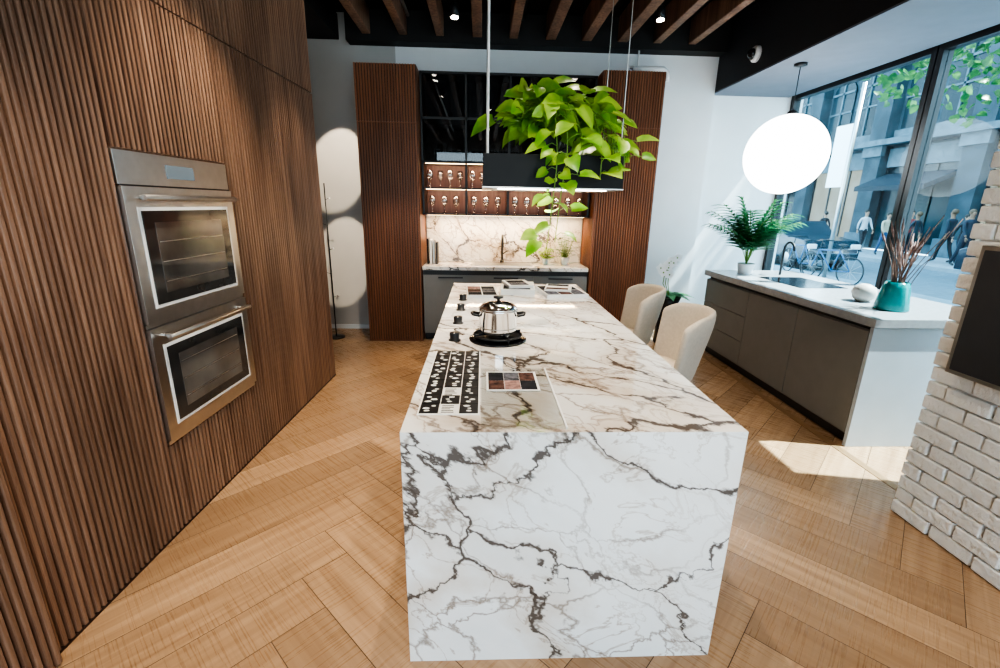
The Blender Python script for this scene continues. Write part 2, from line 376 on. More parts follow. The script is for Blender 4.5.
b=MB(); b.tube([(.25,5.8,.9),(.25,5.8,1.16)]+[(.25,5.72+.08*math.cos(a),1.16+.08*math.sin(a)) for a in [pi*k/8 for k in range(1,9)]]+[(.25,5.64,1.10)],.014,M_black,10); b.lathe((.25,5.8,.9),[(.025,0),(.025,.03),(.012,.04)],M_black); b.tube([(.25,5.8,1.0),(.32,5.8,1.05)],.007,M_black,8); b.build('kitchen_faucet')
b=MB()
xs=[-.69,-.20,.285,.77,1.225]
M_shback=mat('shelf_back_dark',(.02,.02,.022),.35); M_shwood=slatwood('shelf_back_wood',(.18,.08,.06),(.30,.15,.12)); M_bronze=mat('bronze_frame',(.10,.06,.045),.4,.6)
b.box(-.69,1.25,5.84,5.875,2.06,2.97,M_shback); b.box(-.69,1.25,5.84,5.875,1.48,2.06,M_shwood)
for xx in xs: 
    b.box(xx,xx+.022,5.50,5.525,1.48,2.97,M_black); b.box(xx+.005,xx+.02,5.525,5.84,1.48,2.06,M_bronze); b.box(xx+.005,xx+.02,5.525,5.84,2.06,2.97,M_black)
for z in(1.475,1.765,2.045): b.box(-.69,1.25,5.50,5.84,z,z+.016,M_black)
for z in(2.50,2.95): b.box(-.69,1.25,5.50,5.84,z,z+.022,M_black)
b.box(-.65,1.22,5.60,5.63,1.470,1.475,M_gold)
b.box(-.65,1.22,5.53,5.54,2.038,2.044,M_gold); b.box(-.65,1.22,5.53,5.54,1.758,1.764,M_gold)
sg_=glassy('smoked_glass',(.45,.45,.47),.12)
for i in range(4): b.box(xs[i]+.025,xs[i+1],5.505,5.509,2.07,2.94,sg_)
b.build('black_frame_shelf')
b=MB()
def wineglass(x,y,z,h=.18):
    s=h/.18
    b.lathe((x,y,z),[(.030*s,0),(.028*s,.003),(.004,.008),(.004,.075*s),(.018*s,.085*s),(.034*s,.115*s),(.034*s,.14*s),(.028*s,.18*s)],M_wglass,12)
for z in(1.782,2.062):
    for i in range(4):
        for k in range(4): wineglass(xs[i]+.08+k*.115,5.60+.08*(k%2),z,.19 if z<2 else .2)
for i in range(4):
    for k in range(3): wineglass(xs[i]+.1+k*.14,5.62,1.492,.2)
b.build('wine_glasses')
def leaf(b,p,d,n,size,mt,fold=.18,droop=.25,wide=1.0):
    d=Vector(d).normalized(); n=Vector(n); n=(n-d*n.dot(d))
    if n.length<1e-3: n=Vector((1,0,0))-d*d.x
    n.normalize(); s=d.cross(n)
    T=[(0,.0,.0),(.08,.30,-.13),(.25,.46,-.05),(.5,.44,0),(.75,.26,0),(1,.0,0)]
    vs=[];L=len(T)
    for t,w,bk in T: vs.append(p+size*(d*t-n*droop*t*t))
    for sgn in(1,-1):
        for t,w,bk in T[1:-1]: vs.append(p+size*(d*(t+bk)+s*sgn*w*wide+n*(fold*w-droop*t*t)))
    k=L; fs=[]
    for sg in(0,1):
        o=k+sg*(L-2)
        f=[(0,1,o)]+[(i,i+1,o+i,o+i-1) for i in range(1,L-2)]+[(L-2,L-1,o+L-3)]
        if sg: f=[tuple(reversed(q)) for q in f]
        fs+=f
    b.add(vs,fs,mt,True)
def herb(name,x,y,z,r,h,mt=M_leafd,sc=.05,n=60,pot=M_whitep):
    b=MB(); b.lathe((x,y,z),[(r*.7,0),(r,r*1.6),(r*.9,r*1.6),(r*.85,r*1.4),(0,r*1.4)],pot,20)
    for i in range(n):
        a=random.random()*2*pi; q=random.random()**.5*r*2; zz=z+r*1.5+random.random()*h
        b.tube([(x+.2*q*math.cos(a),y+.2*q*math.sin(a),z+r*1.4),(x+q*math.cos(a),y+q*math.sin(a),zz)],.0015,M_stem,4)
        leaf(b,Vector((x+q*math.cos(a),y+q*math.sin(a),zz)),Vector((math.cos(a),math.sin(a),.3)),Vector((0,0,1)),sc,mt)
    return b.build(name,fix=False)
herb('potted_herb',1.02,5.62,.902,.06,.26); herb('potted_herb.001',.78,5.66,.902,.045,.14,M_leaf)
b=MB(); 
for k in range(4): b.box(-.66+.035*k,-.64+.035*k,5.55,5.72,.901,1.20-.015*k,[M_blackg,M_whitep,M_steeld,M_black][k])
b.build('cookbook_row',.002)
b=MB(); b.lathe((-1.78,5.45,0),[(.10,0),(.10,.015),(.015,.02)],M_black,24); b.tube([(-1.78,5.45,0),(-1.78,5.45,1.8)],.007,M_black)
for k in range(5): 
    z=.5+k*.28; b.tube([(-1.78,5.45,z),(-1.78+.05*(-1)**k,5.43,z+.02)],.003,M_black,5); b.sphere((-1.78+.055*(-1)**k,5.43,z+.02),.010,M_whitep,10,6)
b.build('stick_floor_lamp')
boxo('baseboard_back',-2.69,-1.37,5.865,5.88,0,.055,M_white)
boxo('baseboard_back.001',1.95,2.74,5.865,5.88,0,.08,M_white)
# ------------------------------------------------------------------ island
b=MB(); b.box(-.25,.85,1.28,4.07,.905,.92,M_marblet); b.box(-.25,.85,1.30,4.05,.88,.905,M_marblet); b.box(-.25,.85,1.2795,1.32,0,.9195,M_marble); b.box(-.25,.85,4.03,4.0705,0,.9195,M_marble)
b.box(-.23,.45,1.32,4.03,.08,.88,M_grey); b.box(-.20,.43,1.32,4.03,0,.08,M_black)
b.build('marble_kitchen_island')
b=MB(); cx,cy=.085,2.30
b.lathe((cx,cy,.92),[(.150,0),(.150,.006),(.143,.010),(0,.010)],M_blackg,40)
b.lathe((cx,cy,.93),[(.06,0),(.06,.012),(.045,.018),(0,.018)],M_steeld,24)
for k in range(4):
    a=k*pi/2+.4; b.tube([(cx+.13*math.cos(a),cy+.13*math.sin(a),.93),(cx+.13*math.cos(a),cy+.13*math.sin(a),.955),(cx+.03*math.cos(a),cy+.03*math.sin(a),.955)],.006,M_black,6)
b.lathe((cx,cy,.942),[(.125,0),(.130,.006),(.125,.012),(.120,.006),(.125,0)],M_black,40)
b.build('gas_burner')
b=MB(); z=.962
b.lathe((cx,cy,z),[(.085,0),(.096,.006),(.098,.02),(.098,.115),(.102,.12),(.098,.124)],M_chrome,40)
b.lathe((cx,cy,z+.03),[(.0985,0),(.0985,.004)],M_steeld,40)
b.lathe((cx,cy,z+.124),[(.100,0),(.098,.008),(.08,.024),(.045,.036),(0,.040)],M_chrome,40)
b.lathe((cx,cy,z+.162),[(.008,0),(.008,.012),(.026,.018),(.026,.026),(0,.03)],M_black,20)
for sg in(-1,1):
    b.tube([(cx+sg*.096,cy-.03,z+.09),(cx+sg*.132,cy-.028,z+.098),(cx+sg*.137,cy,z+.10),(cx+sg*.132,cy+.028,z+.098),(cx+sg*.096,cy+.03,z+.09)],.007,M_black,8)
b.build('stainless_stockpot')
for i,y in enumerate((2.28,2.63,2.98,3.32)):
    b=MB(); b.lathe((-.14,y,.92),[(.032,0),(.032,.004),(.024,.006),(.026,.038),(.023,.042),(0,.042)],M_black,24); b.box(-.143,-.137,y-.026,y-.008,.961,.964,M_steel); b.build('hob_knob' if i==0 else 'hob_knob.%03d'%i)
M_paper=mat('white_paper',(.82,.82,.80),.5); M_swb=mat('swatch_black',(.012,.012,.014),.4); M_sww=mat('swatch_white',(.8,.8,.78),.5,0,.3,90)
b=MB(); x0,x1,y0,y1=-.215,-.005,1.40,2.08; b.box(x0,x1,y0,y1,.92,.9235,M_paper)
for c in range(3):
    for r in range(9):
        a=x0+.006+c*.0675; d=y0+.006+r*.075
        if not(c==1 and r in(0,2)):
            b.box(a,a+.064,d,d+.071,.9235,.926,M_swb)
            for q in range(3):
                n_=7; cx_=a+.014+random.random()*.035; cy_=d+.016+q*.019; rr=random.uniform(.006,.011)
                b.ext([(cx_+rr*1.3*math.cos(2*pi*j/n_)*random.uniform(.6,1.2),cy_+rr*.8*math.sin(2*pi*j/n_)) for j in range(n_)],2,.926,.9265,M_sww)
        else:
            for q in range(5): b.box(a+.006,a+.055-random.random()*.02,d+.006+q*.013,d+.011+q*.013,.9235,.924,M_swb)
b.build('sample_swatch_board')
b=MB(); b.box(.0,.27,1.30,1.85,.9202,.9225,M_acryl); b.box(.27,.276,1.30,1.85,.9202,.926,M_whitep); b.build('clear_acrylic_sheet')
def photo(name,x0,x1,y0,y1,rot=0,cols=None,th=.004,frame=.02,z=.92,gap=.93):
    b=MB(); cx=(x0+x1)/2;cy=(y0+y1)/2; b.M=Matrix.Translation((cx,cy,z))@Matrix.Rotation(math.radians(rot),4,'Z')
    hx=(x1-x0)/2;hy=(y1-y0)/2; b.box(-hx,hx,-hy,hy,0,th,M_paper)
    if cols:
        nx,ny,ms=cols; k=0
        for i in range(nx):
            for j in range(ny):
                b.box(-hx+frame+(2*hx-2*frame)*i/nx,-hx+frame+(2*hx-2*frame)*(i+gap)/nx,-hy+frame+(2*hy-2*frame)*j/ny,-hy+frame+(2*hy-2*frame)*(j+gap)/ny,th,th+.0006,ms[k%len(ms)]); k+=1
    return b.build(name)
C1=mat('print_brown',(.10,.05,.04),.8,0,.7,40,spec=.2);C2=mat('print_grey',(.12,.12,.14),.8,0,.7,40,spec=.2);C3=mat('print_pink',(.34,.20,.18),.8,0,.6,40,spec=.2);C4=mat('print_dark',(.02,.02,.025),.8,0,.5,30,spec=.2)
photo('photo_collage_print',.02,.225,1.60,1.80,0,(3,2,[C1,C4,C3,C2,C4,C1]),.003,.008,.9226,.98)
photo('magazine',-.12,.12,3.40,3.80,3,(2,3,[C4,C1,C3,C4,C2]),.022,.008)
photo('magazine.001',.16,.43,3.52,3.92,-4,(1,1,[C4]),.045,.02)
photo('magazine.002',.19,.39,3.58,3.86,10,(1,2,[C2,C4]),.022,.02,.9657)
photo('magazine.003',.47,.80,3.42,3.84,7,(3,2,[C2,C4,C1,C4]),.028,.012)
photo('magazine.004',.52,.73,3.54,3.80,-12,(1,3,[C1,M_paper,C4]),.016,.012,.9488)
# ------------------------------------------------------------------ chairs
def chair(name,cx,cy,rot):
    e=empty(name); M=Matrix.Translation((cx,cy,0))@Matrix.Rotation(math.radians(rot),4,'Z')
    b=MB(); b.M=M; na=24;nz=9
    def pt(a,h,off):
        th=a*math.radians(66); R=.27+off
        top=1.02-.03*abs(a)**2-.25*max(0,abs(a)-.70)**1.5
        z=.585+(top-.585)*h
        x=-.02+R*math.cos(th)*.92+.11*h*math.cos(th); y=R*math.sin(th)*1.04+.02*h*math.sin(th)
        return (x,y,z)
    vs=[];fs=[]
    for off in(0,.055):
        for i in range(na+1):
            for j in range(nz+1): 
                h=j/nz; o=off
                if off>0: o=off*(1-.35*(h**8))
                p=pt(-1+2*i/na,h,o); vs.append(p)
    K=(na+1)*(nz+1); g=lambda s,i,j:s*K+i*(nz+1)+j
    for i in range(na):
        for j in range(nz):
            fs.append((g(0,i,j),g(0,i,j+1),g(0,i+1,j+1),g(0,i+1,j))); fs.append((g(1,i,j),g(1,i+1,j),g(1,i+1,j+1),g(1,i,j+1)))
        fs.append((g(0,i,nz),g(1,i,nz),g(1,i+1,nz),g(0,i+1,nz))); fs.append((g(0,i,0),g(0,i+1,0),g(1,i+1,0),g(1,i,0)))
    for j in range(nz):
        fs.append((g(0,0,j),g(1,0,j),g(1,0,j+1),g(0,0,j+1))); fs.append((g(0,na,j),g(0,na,j+1),g(1,na,j+1),g(1,na,j)))
    b.add(vs,fs,M_cream,True)
    b.build('back_shell',parent=e,sub=1)
    b=MB(); b.M=M; b.lathe((0,0,.54),[(.0,0),(.21,0),(.245,.02),(.25,.06),(.235,.10),(.15,.115),(0,.12)],M_cream,36,sx=1.0,sy=1.0); b.build('seat_cushion',parent=e)
    b=MB(); b.M=M
    for sx in(-1,1):
        for sy in(-1,1): b.tube([(sx*.14,sy*.14,.55),(sx*.21,sy*.20,0)],[.016,.010],M_black,10)
    pts=[(-.185,-.178,.22),(.185,-.178,.22),(.185,.178,.22),(-.185,.178,.22),(-.185,-.178,.22)]
    for q in range(4): b.tube([pts[q],pts[q+1]],.008,M_black,8)
    b.build('leg_frame',parent=e)
chair('upholstered_counter_stool',1.05,2.72,-10); chair('upholstered_counter_stool.001',1.04,3.46,-8)
# ------------------------------------------------------------------ hood + pothos
b=MB(); hx0,hx1,hy0,hy1,hz0,hz1=.0,.74,2.5,2.95,1.685,1.855
b.box(hx0,hx1,hy0,hy1,hz0+.008,hz1,M_hood); b.box(hx0-.003,hx1+.003,hy0-.003,hy1+.003,hz0,hz0+.008,M_steeld)
b.box(hx0+.05,hx1-.05,hy0+.08,hy1-.08,hz0-.004,hz0,M_steeld); b.box(hx0+.08,hx1-.08,hy0+.03,hy0+.05,hz0-.005,hz0,mat('hood_led',(1,1,1),.5,emit=(1,.95,.85),es=8))
for x_ in(hx0+.02,hx1-.02):
    for y_ in(hy0+.03,hy1-.03): b.tube([(x_,y_,hz1-.01),(x_,y_,3.62)],.003,M_steeld,6)
b.tube([(hx0+.025,hy0+.02,hz1),(hx0+.025,hy0+.02,3.62)],.006,M_whitep,8)
b.build('hanging_range_hood',.003)
b=MB(); px,py,pz=.32,2.72,1.857
b.lathe((px,py,pz),[(.07,0),(.10,.03),(.118,.09),(.115,.15),(.105,.15),(.10,.13),(0,.13)],M_black,32)
random.seed(11)
def vine(pts,nl,size,spread=.5):
    pts=[Vector(p) for p in pts]
    P=[pts[0]]+pts+[pts[-1]]; sm=[]
    for i in range(1,len(P)-2):
        for k in range(6):
            t=k/6; a,b_,c,d=P[i-1],P[i],P[i+1],P[i+2]
            sm.append(.5*((2*b_)+(c-a)*t+(2*a-5*b_+4*c-d)*t*t+(3*b_-a-3*c+d)*t**3))
    sm.append(pts[-1]); b.tube(sm,.003,M_stem,5)
    for i in range(nl):
        s=sm[int((i+.7)/nl*(len(sm)-1))]
        az=random.uniform(0,2*pi); dirv=Vector((math.cos(az),math.sin(az)*.8-.25,random.uniform(-.1,.5))).normalized()
        q=s+dirv*random.uniform(.04,.09); b.tube([s,(s+q)/2+Vector((0,0,.012)),q],.002,M_stem,4)
        ld=Vector((dirv.x*1.2,dirv.y*.8-.1,random.uniform(-.9,.25)))
        nn=Vector((random.uniform(-.6,.6),-.55,random.uniform(.3,1.1)))
        leaf(b,q,ld,nn,size*random.uniform(.7,1.25),M_leaf,.28,random.uniform(.05,.4),.85)
top=Vector((px,py,pz+.14))
for i in range(44):
    a=random.uniform(0,2*pi); r=random.uniform(.04,.27); h=random.uniform(-.02,.21)
    e_=top+Vector((r*1.15*math.cos(a)+.06,r*.6*math.sin(a),h))
    vine([top,top+Vector((.3*r*math.cos(a),.2*r*math.sin(a),h*.8+.03)),e_],3,.115)
for i in range(13):
    a=random.uniform(-.6,.6); r=random.uniform(.26,.44)
    vine([top,top+Vector((.18,-.05*a,.12)),top+Vector((r,-.15*a,.04)),top+Vector((r+.04,-.2*a,-.12-random.random()*.12))],8,.115)
for i in range(5):
    vine([top,top+Vector((-.08,-.05,.10)),top+Vector((-.12,-.05-.05*i,.04))],4,.10)
vine([top,top+Vector((.03,-.22,.08)),top+Vector((.05,-.30,-.15)),top+Vector((.04,-.30,-.36)),top+Vector((.02,-.28,-.62))],18,.095)
vine([top,top+Vector((.08,-.22,.08)),top+Vector((.10,-.30,-.12)),top+Vector((.08,-.30,-.33)),top+Vector((.06,-.3,-.58))],16,.095)
vine([top,top+Vector((.2,-.2,.08)),top+Vector((.27,-.28,-.08)),top+Vector((.28,-.28,-.26))],10,.10)
vine([top,top+Vector((.12,-.2,.08)),top+Vector((.17,-.28,-.08)),top+Vector((.16,-.28,-.24))],10,.10)
vine([top,top+Vector((.2,-.2,.08)),top+Vector((.37,-.28,-.08)),top+Vector((.40,-.28,-.22))],8,.10)
b.build('hanging_pothos_plant',fix=False)
# ------------------------------------------------------------------ right counter
b=MB(); X=2.57
b.box(X+.05,3.5,2.83,5.08,0,.08,M_black); b.box(X+.02,3.52,2.82,5.10,.08,.84,M_grey)
b.box(X+.03,3.5,2.84,5.08,.84,.87,M_black)
b.box(X,3.54,2.79,2.82,0,.865,M_greyl)
for (a,c,z0,z1) in((4.24,5.09,.10,.33),(4.24,5.09,.335,.58),(4.24,5.09,.585,.835),(3.53,4.235,.10,.835),(2.825,3.525,.10,.835)): b.box(X,X+.02,a,c,z0,z1,M_grey)
b.box(X-.02,3.56,2.77,5.13,.872,.93,M_top)
b.box(2.85,3.30,3.95,4.60,.930,.933,M_blackg)
b.build('grey_counter_cabinet',.003)
boxo('trim_2',2.48,2.53,2.1,4.95,.0,.003,mat('brass_trim',(.35,.22,.12),.4,.5))
b=MB(); vx,vy=2.92,3.08
M_teal=mat('teal_glass',(.0,.33,.34),.12,0,.1,trans=.3)
b.lathe((vx,vy,.931),[(.100,0),(.103,.01),(.080,.16),(.068,.20),(.062,.20),(.074,.16),(.095,.015),(0,.012)],M_teal,36); b.build('teal_glass_vase')
b=MB(); M_reed=mat('dried_reed',(.20,.11,.08),.8,0,.3,40); M_plume=mat('reed_plume',(.36,.22,.19),.9,0,.3,60)
for i in range(38):
    a=random.uniform(0,2*pi); r=random.uniform(.05,.24); h=random.uniform(.38,.66)
    p0=Vector((vx+random.uniform(-.03,.03),vy+random.uniform(-.03,.03),.947)); p1=p0+Vector((.2*r*math.cos(a),.2*r*math.sin(a),.2)); p2=Vector((vx+r*math.cos(a),vy+r*math.sin(a),.93+h))
    m_=(p1+p2)/2+Vector((0,0,.02)); b.tube([p0,p1,m_,p2],.0025,M_reed,5)
    if i%2==0: d=(p2-m_).normalized(); b.tube([p2-d*.10,p2-d*.05,p2+d*.02],[.002,.008,.001],M_plume,6)
b.build('dried_reed_bunch')
b=MB(); b.lathe((2.95,3.37,.931),[(.04,0),(.07,.03),(.082,.07),(.07,.11),(.035,.13),(.025,.135),(.022,.13),(0,.11)],mat('pebble_ceramic',(.50,.46,.43),.6,0,.1,20),32); b.build('round_ceramic_vase')
def palm(name,x,y,z,ln,n,seed):
    random.seed(seed); b=MB(); b.lathe((x,y,z),[(.07,0),(.085,.10),(.08,.11),(.075,.09),(0,.09)],M_whitep,24)
    for i in range(n):
        a=2*pi*i/n+random.uniform(-.3,.3); sp=random.uniform(.3,.9); L=ln*random.uniform(.75,1.1)
        pts=[]
        for k in range(9):
            t=k/8; rr=L*sp*t*.85*(.4+.6*t); zz=z+.09+L*(t*1.1-.5*sp*t*t)
            pts.append(Vector((x+rr*math.cos(a),y+.6*rr*math.sin(a),zz)))
        b.tube(pts,.003,M_stem,5)
        for k in range(3,9):
            d=(pts[k]-pts[k-1]).normalized(); s=d.cross(Vector((0,0,1))).normalized()
            for j in range(2):
                q=pts[k-1].lerp(pts[k],j/2)
                for sg in(1,-1): leaf(b,q,d*.7+s*sg+Vector((0,0,-.1)),Vector((0,0,1)),L*.36*(1.1-.06*k),M_leafd,.1,.3,.16)
    b.build(name,fix=False)
palm('potted_palm',2.86,4.86,.931,.72,22,3)
b=MB(); b.tube([(3.2,4.78,.93),(3.2,4.78,1.2)]+[(3.2,4.70+.08*math.cos(a),1.2+.08*math.sin(a)) for a in [pi*k/8 for k in range(1,9)]],.012,M_black,10); b.build('counter_faucet')
b=MB(); ox,oy=2.24,5.30
b.lathe((ox,oy,0),[(.11,0),(.13,.02),(.11,.50),(.14,.58),(.13,.58),(.1,.52),(0,.52)],M_black,28)
for i in range(9):
    a=2*pi*i/9+.3; leaf(b,Vector((ox+.03*math.cos(a),oy+.03*math.sin(a),.58)),Vector((math.cos(a),math.sin(a),.45)),Vector((0,0,1)),.25,M_leafd,.15,.45,.45)
for s_ in(0,1,2):
    pts=[Vector((ox,oy,.58)),Vector((ox-.04-.03*s_,oy-.02,.74)),Vector((ox-.05-.02*s_,oy-.03,.88+.05*s_)),Vector((ox-.17+.09*s_,oy-.05,.92+.06*s_))]
    b.tube(pts,.005,M_stem,6)
    for k in range(4):
        q=pts[2].lerp(pts[3],k/3)+Vector((0,-.02,-.03+.04*(k%2)))
        for j in range(5):
            a=2*pi*j/5+k; leaf(b,q,Vector((math.cos(a),-.2,math.sin(a))),Vector((0,-1,0)),.06,M_petal,.1,.1,1)
        b.sphere(q+Vector((0,-.012,0)),.009,M_stem,8,6)
b.build('potted_orchid',fix=False)
# ------------------------------------------------------------------ globe pendant, dome camera, spots, pipe
b=MB(); gx,gy,gz,gr=2.95,4.66,2.12,.365
b.sphere((gx,gy,gz),gr,mat('paper_globe',(1,1,1),.6,emit=(1,.99,.97),es=3.5),48,32)
b.tube([(gx,gy,gz+gr-.01),(gx,gy,2.9)],.004,M_black,6); b.lathe((gx,gy,gz+gr-.01),[(.05,0),(.04,.03),(.01,.05)],M_black,20)
b.lathe((gx,gy,2.885),[(.02,0),(.055,.01),(.055,.03)],M_black,24); b.build('globe_pendant_lamp')
b=MB(); b.M=Matrix.Translation((2.74,5.06,3.1))@Matrix.Rotation(-pi/2,4,'Y'); b.lathe((0,0,0),[(.075,0),(.075,.03),(.06,.05)],M_whitep,28); b.sphere((0,0,.05),.05,M_blackg,20,10); b.build('security_dome_camera')
b=MB(); b.tube([(1.7,5.75,3.12),(2.05,5.75,3.12),(2.1,5.75,3.08),(2.1,5.75,3.0)],.03,M_whitep,12); b.lathe((1.7,5.75,3.12),[(.04,0),(.04,.02)],M_whitep); b.tube([(1.75,5.75,3.12),(1.75,5.75,3.31)],.01,M_whitep,8); b.build('wall_pipe')
def spot(i,x,y,tx,ty,power,size=70,col=(1,.86,.68),tz=.5,blend=.6):
    n='ceiling_spotlight' if i==0 else 'ceiling_spotlight.%03d'%i
    d=(Vector((tx,ty,tz))-Vector((x,y,3.35))).normalized(); q=d.to_track_quat('-Z','Y')
    b=MB(); b.M=Matrix.Translation((x,y,3.38))@q.to_matrix().to_4x4()
    b.lathe((0,0,-.06),[(.04,0),(.042,.10),(.03,.12),(0,.12)],M_black,20); b.lathe((0,0,-.062),[(.0,0),(.036,.001)],emis('lamp_face',(1,.9,.75),20) if i==0 else bpy.data.materials['lamp_face'],20)
    b.M=Matrix.Identity(4); b.tube([(x,y,3.42),(x,y,3.62)],.008,M_black,8); o=b.build(n)
    l=bpy.data.lights.new('spot_light','SPOT'); l.energy=power; l.spot_size=math.radians(size); l.spot_blend=blend; l.color=col; l.shadow_soft_size=.02
    lo=bpy.data.objects.new('spot_bulb',l); COL.objects.link(lo); lo.parent=o; lo.location=Vector((x,y,3.38))+d*.085; lo.rotation_euler=q.to_euler()
sp=[(-1.25,4.5,-1.72,5.88,210,20,(1,.86,.66),2.0,.05),(-1.25,3.9,-1.74,5.88,330,13,(1,.86,.66),.9,.05),(1.68,4.94,1.65,4.5,70),(.50,3.4,.3,3.2,90),(.12,1.6,.2,1.9,80),(-.68,2.6,-1.3,2.4,130),(-.68,.6,-1.4,1.0,90),(1.28,2.4,1.4,2.0,60),(1.28,.2,1.4,.3,60),(-.68,3.6,-1.35,3.7,60,50),(.12,-.8,.2,.2,90),(1.28,3.9,1.6,5.3,110,32),(-.68,3.9,-1.0,5.3,110,30),(-.28,5.05,-.3,4.6,50)]  # third and last are known fixtures; the others are added to light the room
for i,s in enumerate(sp): spot(i,*s)
def area(name,loc,rot,sx,sy,p,col):
    l=bpy.data.lights.new(name,'AREA'); l.shape='RECTANGLE'; l.size=sx; l.size_y=sy; l.energy=p; l.color=col
    o=bpy.data.objects.new(name,l); COL.objects.link(o); o.location=loc; o.rotation_euler=rot; return o
area('undershelf_light',(.28,5.65,1.465),(0,0,0),1.8,.03,13,(1,.70,.40))
area('shelf_light',(.28,5.56,2.03),(.5,0,0),1.8,.03,4.5,(1,.7,.45))
area('shelf_light.001',(.28,5.56,1.755),(.5,0,0),1.8,.03,4,(1,.7,.45))
area('hood_light',(.37,2.56,1.675),(0,0,0),.5,.03,5,(1,.93,.8))
# ------------------------------------------------------------------ outside street
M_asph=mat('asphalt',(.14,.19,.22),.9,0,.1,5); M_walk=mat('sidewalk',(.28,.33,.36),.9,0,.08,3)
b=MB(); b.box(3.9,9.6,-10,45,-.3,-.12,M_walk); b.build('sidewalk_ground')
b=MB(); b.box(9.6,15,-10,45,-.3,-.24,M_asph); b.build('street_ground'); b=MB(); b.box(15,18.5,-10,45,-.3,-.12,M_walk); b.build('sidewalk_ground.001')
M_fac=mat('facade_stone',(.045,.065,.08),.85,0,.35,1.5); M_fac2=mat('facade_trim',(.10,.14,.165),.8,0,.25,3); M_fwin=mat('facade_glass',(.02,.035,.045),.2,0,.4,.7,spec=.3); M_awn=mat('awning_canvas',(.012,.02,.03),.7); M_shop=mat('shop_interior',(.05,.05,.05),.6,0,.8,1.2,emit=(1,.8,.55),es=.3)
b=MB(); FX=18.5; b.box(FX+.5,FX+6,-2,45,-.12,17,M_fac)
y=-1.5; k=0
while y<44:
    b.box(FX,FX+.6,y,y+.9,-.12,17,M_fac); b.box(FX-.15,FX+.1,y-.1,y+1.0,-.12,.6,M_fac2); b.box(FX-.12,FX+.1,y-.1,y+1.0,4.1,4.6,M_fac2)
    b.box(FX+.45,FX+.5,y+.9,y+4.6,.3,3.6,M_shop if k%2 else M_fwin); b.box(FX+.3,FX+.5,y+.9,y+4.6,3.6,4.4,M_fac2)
    for q in range(4): b.box(FX+.40,FX+.46,y+.9+q*1.23,y+.98+q*1.23,-.1,3.6,M_black)
    if k%2==0: b.ext([(FX+.3,3.3),(FX-1.1,2.7),(FX-1.1,2.5),(FX+.3,3.1)],1,y+1.0,y+4.5,M_awn)
    for fl in range(3):
        z=5.2+fl*4
        b.box(FX+.3,FX+.5,y+.9,y+4.6,z-.6,z,M_fac2)
        for q in range(2):
            a=y+1.15+q*1.8; poly=[(a,z),(a+1.5,z),(a+1.5,z+2.3)]+[(a+.75+.75*math.cos(t),z+2.3+.6*math.sin(t)) for t in [pi*j/8 for j in range(1,8)]]+[(a,z+2.3)]
            b.ext(poly,0,FX+.42,FX+.5,M_fwin); b.box(FX+.36,FX+.43,a+.71,a+.79,z,z+2.9,M_fac2); b.box(FX+.36,FX+.43,a,a+1.5,z+1.3,z+1.38,M_fac2); b.box(FX+.36,FX+.43,a,a+1.5,z+2.26,z+2.36,M_fac2)
    y+=4.7; k+=1
b.box(FX-.3,FX+.5,-2,45,4.55,4.8,M_fac2); b.box(FX-.2,FX+.5,-2,45,8.6,8.8,M_fac2); b.build('street_building')
def car(name,x,y,col):
    b=MB(); mt=mat('car_paint',col,.2,.3,.02,coat=1); z=-.24
    b.M=Matrix.Translation((x,y,z))
    body=[(-2.2,.35),(-2.25,.75),(-2.1,.95),(-1.1,1.05),(-.5,1.5),(1.2,1.52),(1.9,1.02),(2.25,.9),(2.28,.35)]
    b.ext(body,0,-.88,.88,mt)
    win=[(-1.0,1.06),(-.46,1.44),(.25,1.45),(.25,1.06)]; win2=[(.35,1.06),(.35,1.45),(1.12,1.45),(1.7,1.06)]
    for w_ in(win,win2): b.ext(w_,0,-.89,.89,M_fwin)
    for yy in(-1.4,1.4):
        for sx in(-1,1):
            M0=b.M; b.M=M0@Matrix.Translation((sx*.80,yy,.34))@Matrix.Rotation(pi/2,4,'Y'); b.lathe((0,0,-.11),[(.2,0),(.33,.0),(.34,.03),(.34,.19),(.33,.22),(.2,.22)],M_black,28); b.lathe((0,0,-.115),[(.0,0),(.2,.0),(.2,.23),(0,.23)],M_steel,20); b.M=M0
    b.box(-.8,.8,-2.27,-2.2,.55,.72,M_chrome); b.box(-.85,-.55,-2.28,-2.2,.7,.85,M_whitep); b.box(.55,.85,-2.28,-2.2,.7,.85,M_whitep)
    b.build(name,.05,seg=3)
car('parked_car',10.9,16.2,(.02,.04,.06)); car('parked_car.001',14.0,22.5,(.4,.45,.5)); car('parked_car.002',14.0,10.0,(.05,.06,.08))
def bike(name,x,y,rot):
    b=MB(); b.M=Matrix.Translation((x,y,-.12))@Matrix.Rotation(rot,4,'Z')
    for yy in(-.52,.52):
        b.tube([(0,yy+.33*math.cos(a),.34+.33*math.sin(a)) for a in [2*pi*k/28 for k in range(29)]],.018,M_black,6)
        for k in range(10): a=2*pi*k/10; b.tube([(0,yy,.34),(0,yy+.33*math.cos(a),.34+.33*math.sin(a))],.003,M_steel,4)
    r=mat('bike_frame_blue',(.03,.12,.25),.3); A=(0,-.52,.34);B=(0,-.05,.30);Cc=(0,-.18,.80);D=(0,.38,.78);E=(0,.52,.34)
    for p,q in((A,B),(A,Cc),(B,Cc),(B,D),(Cc,D),(D,E)): b.tube([p,q],.016,r,8)
    b.tube([D,(0,.33,1.0)],.012,M_black); b.tube([(-.28,.25,1.0),(0,.35,1.02),(.28,.25,1.0)],.012,M_black); b.tube([Cc,(0,-.22,.92)],.012,M_black); b.sphere((0,-.24,.94),.1,M_black,12,6,(.7,1.3,.3))
    b.build(name)
bike('bicycle',8.6,11.0,.2); bike('bicycle.001',8.9,12.6,-.1)
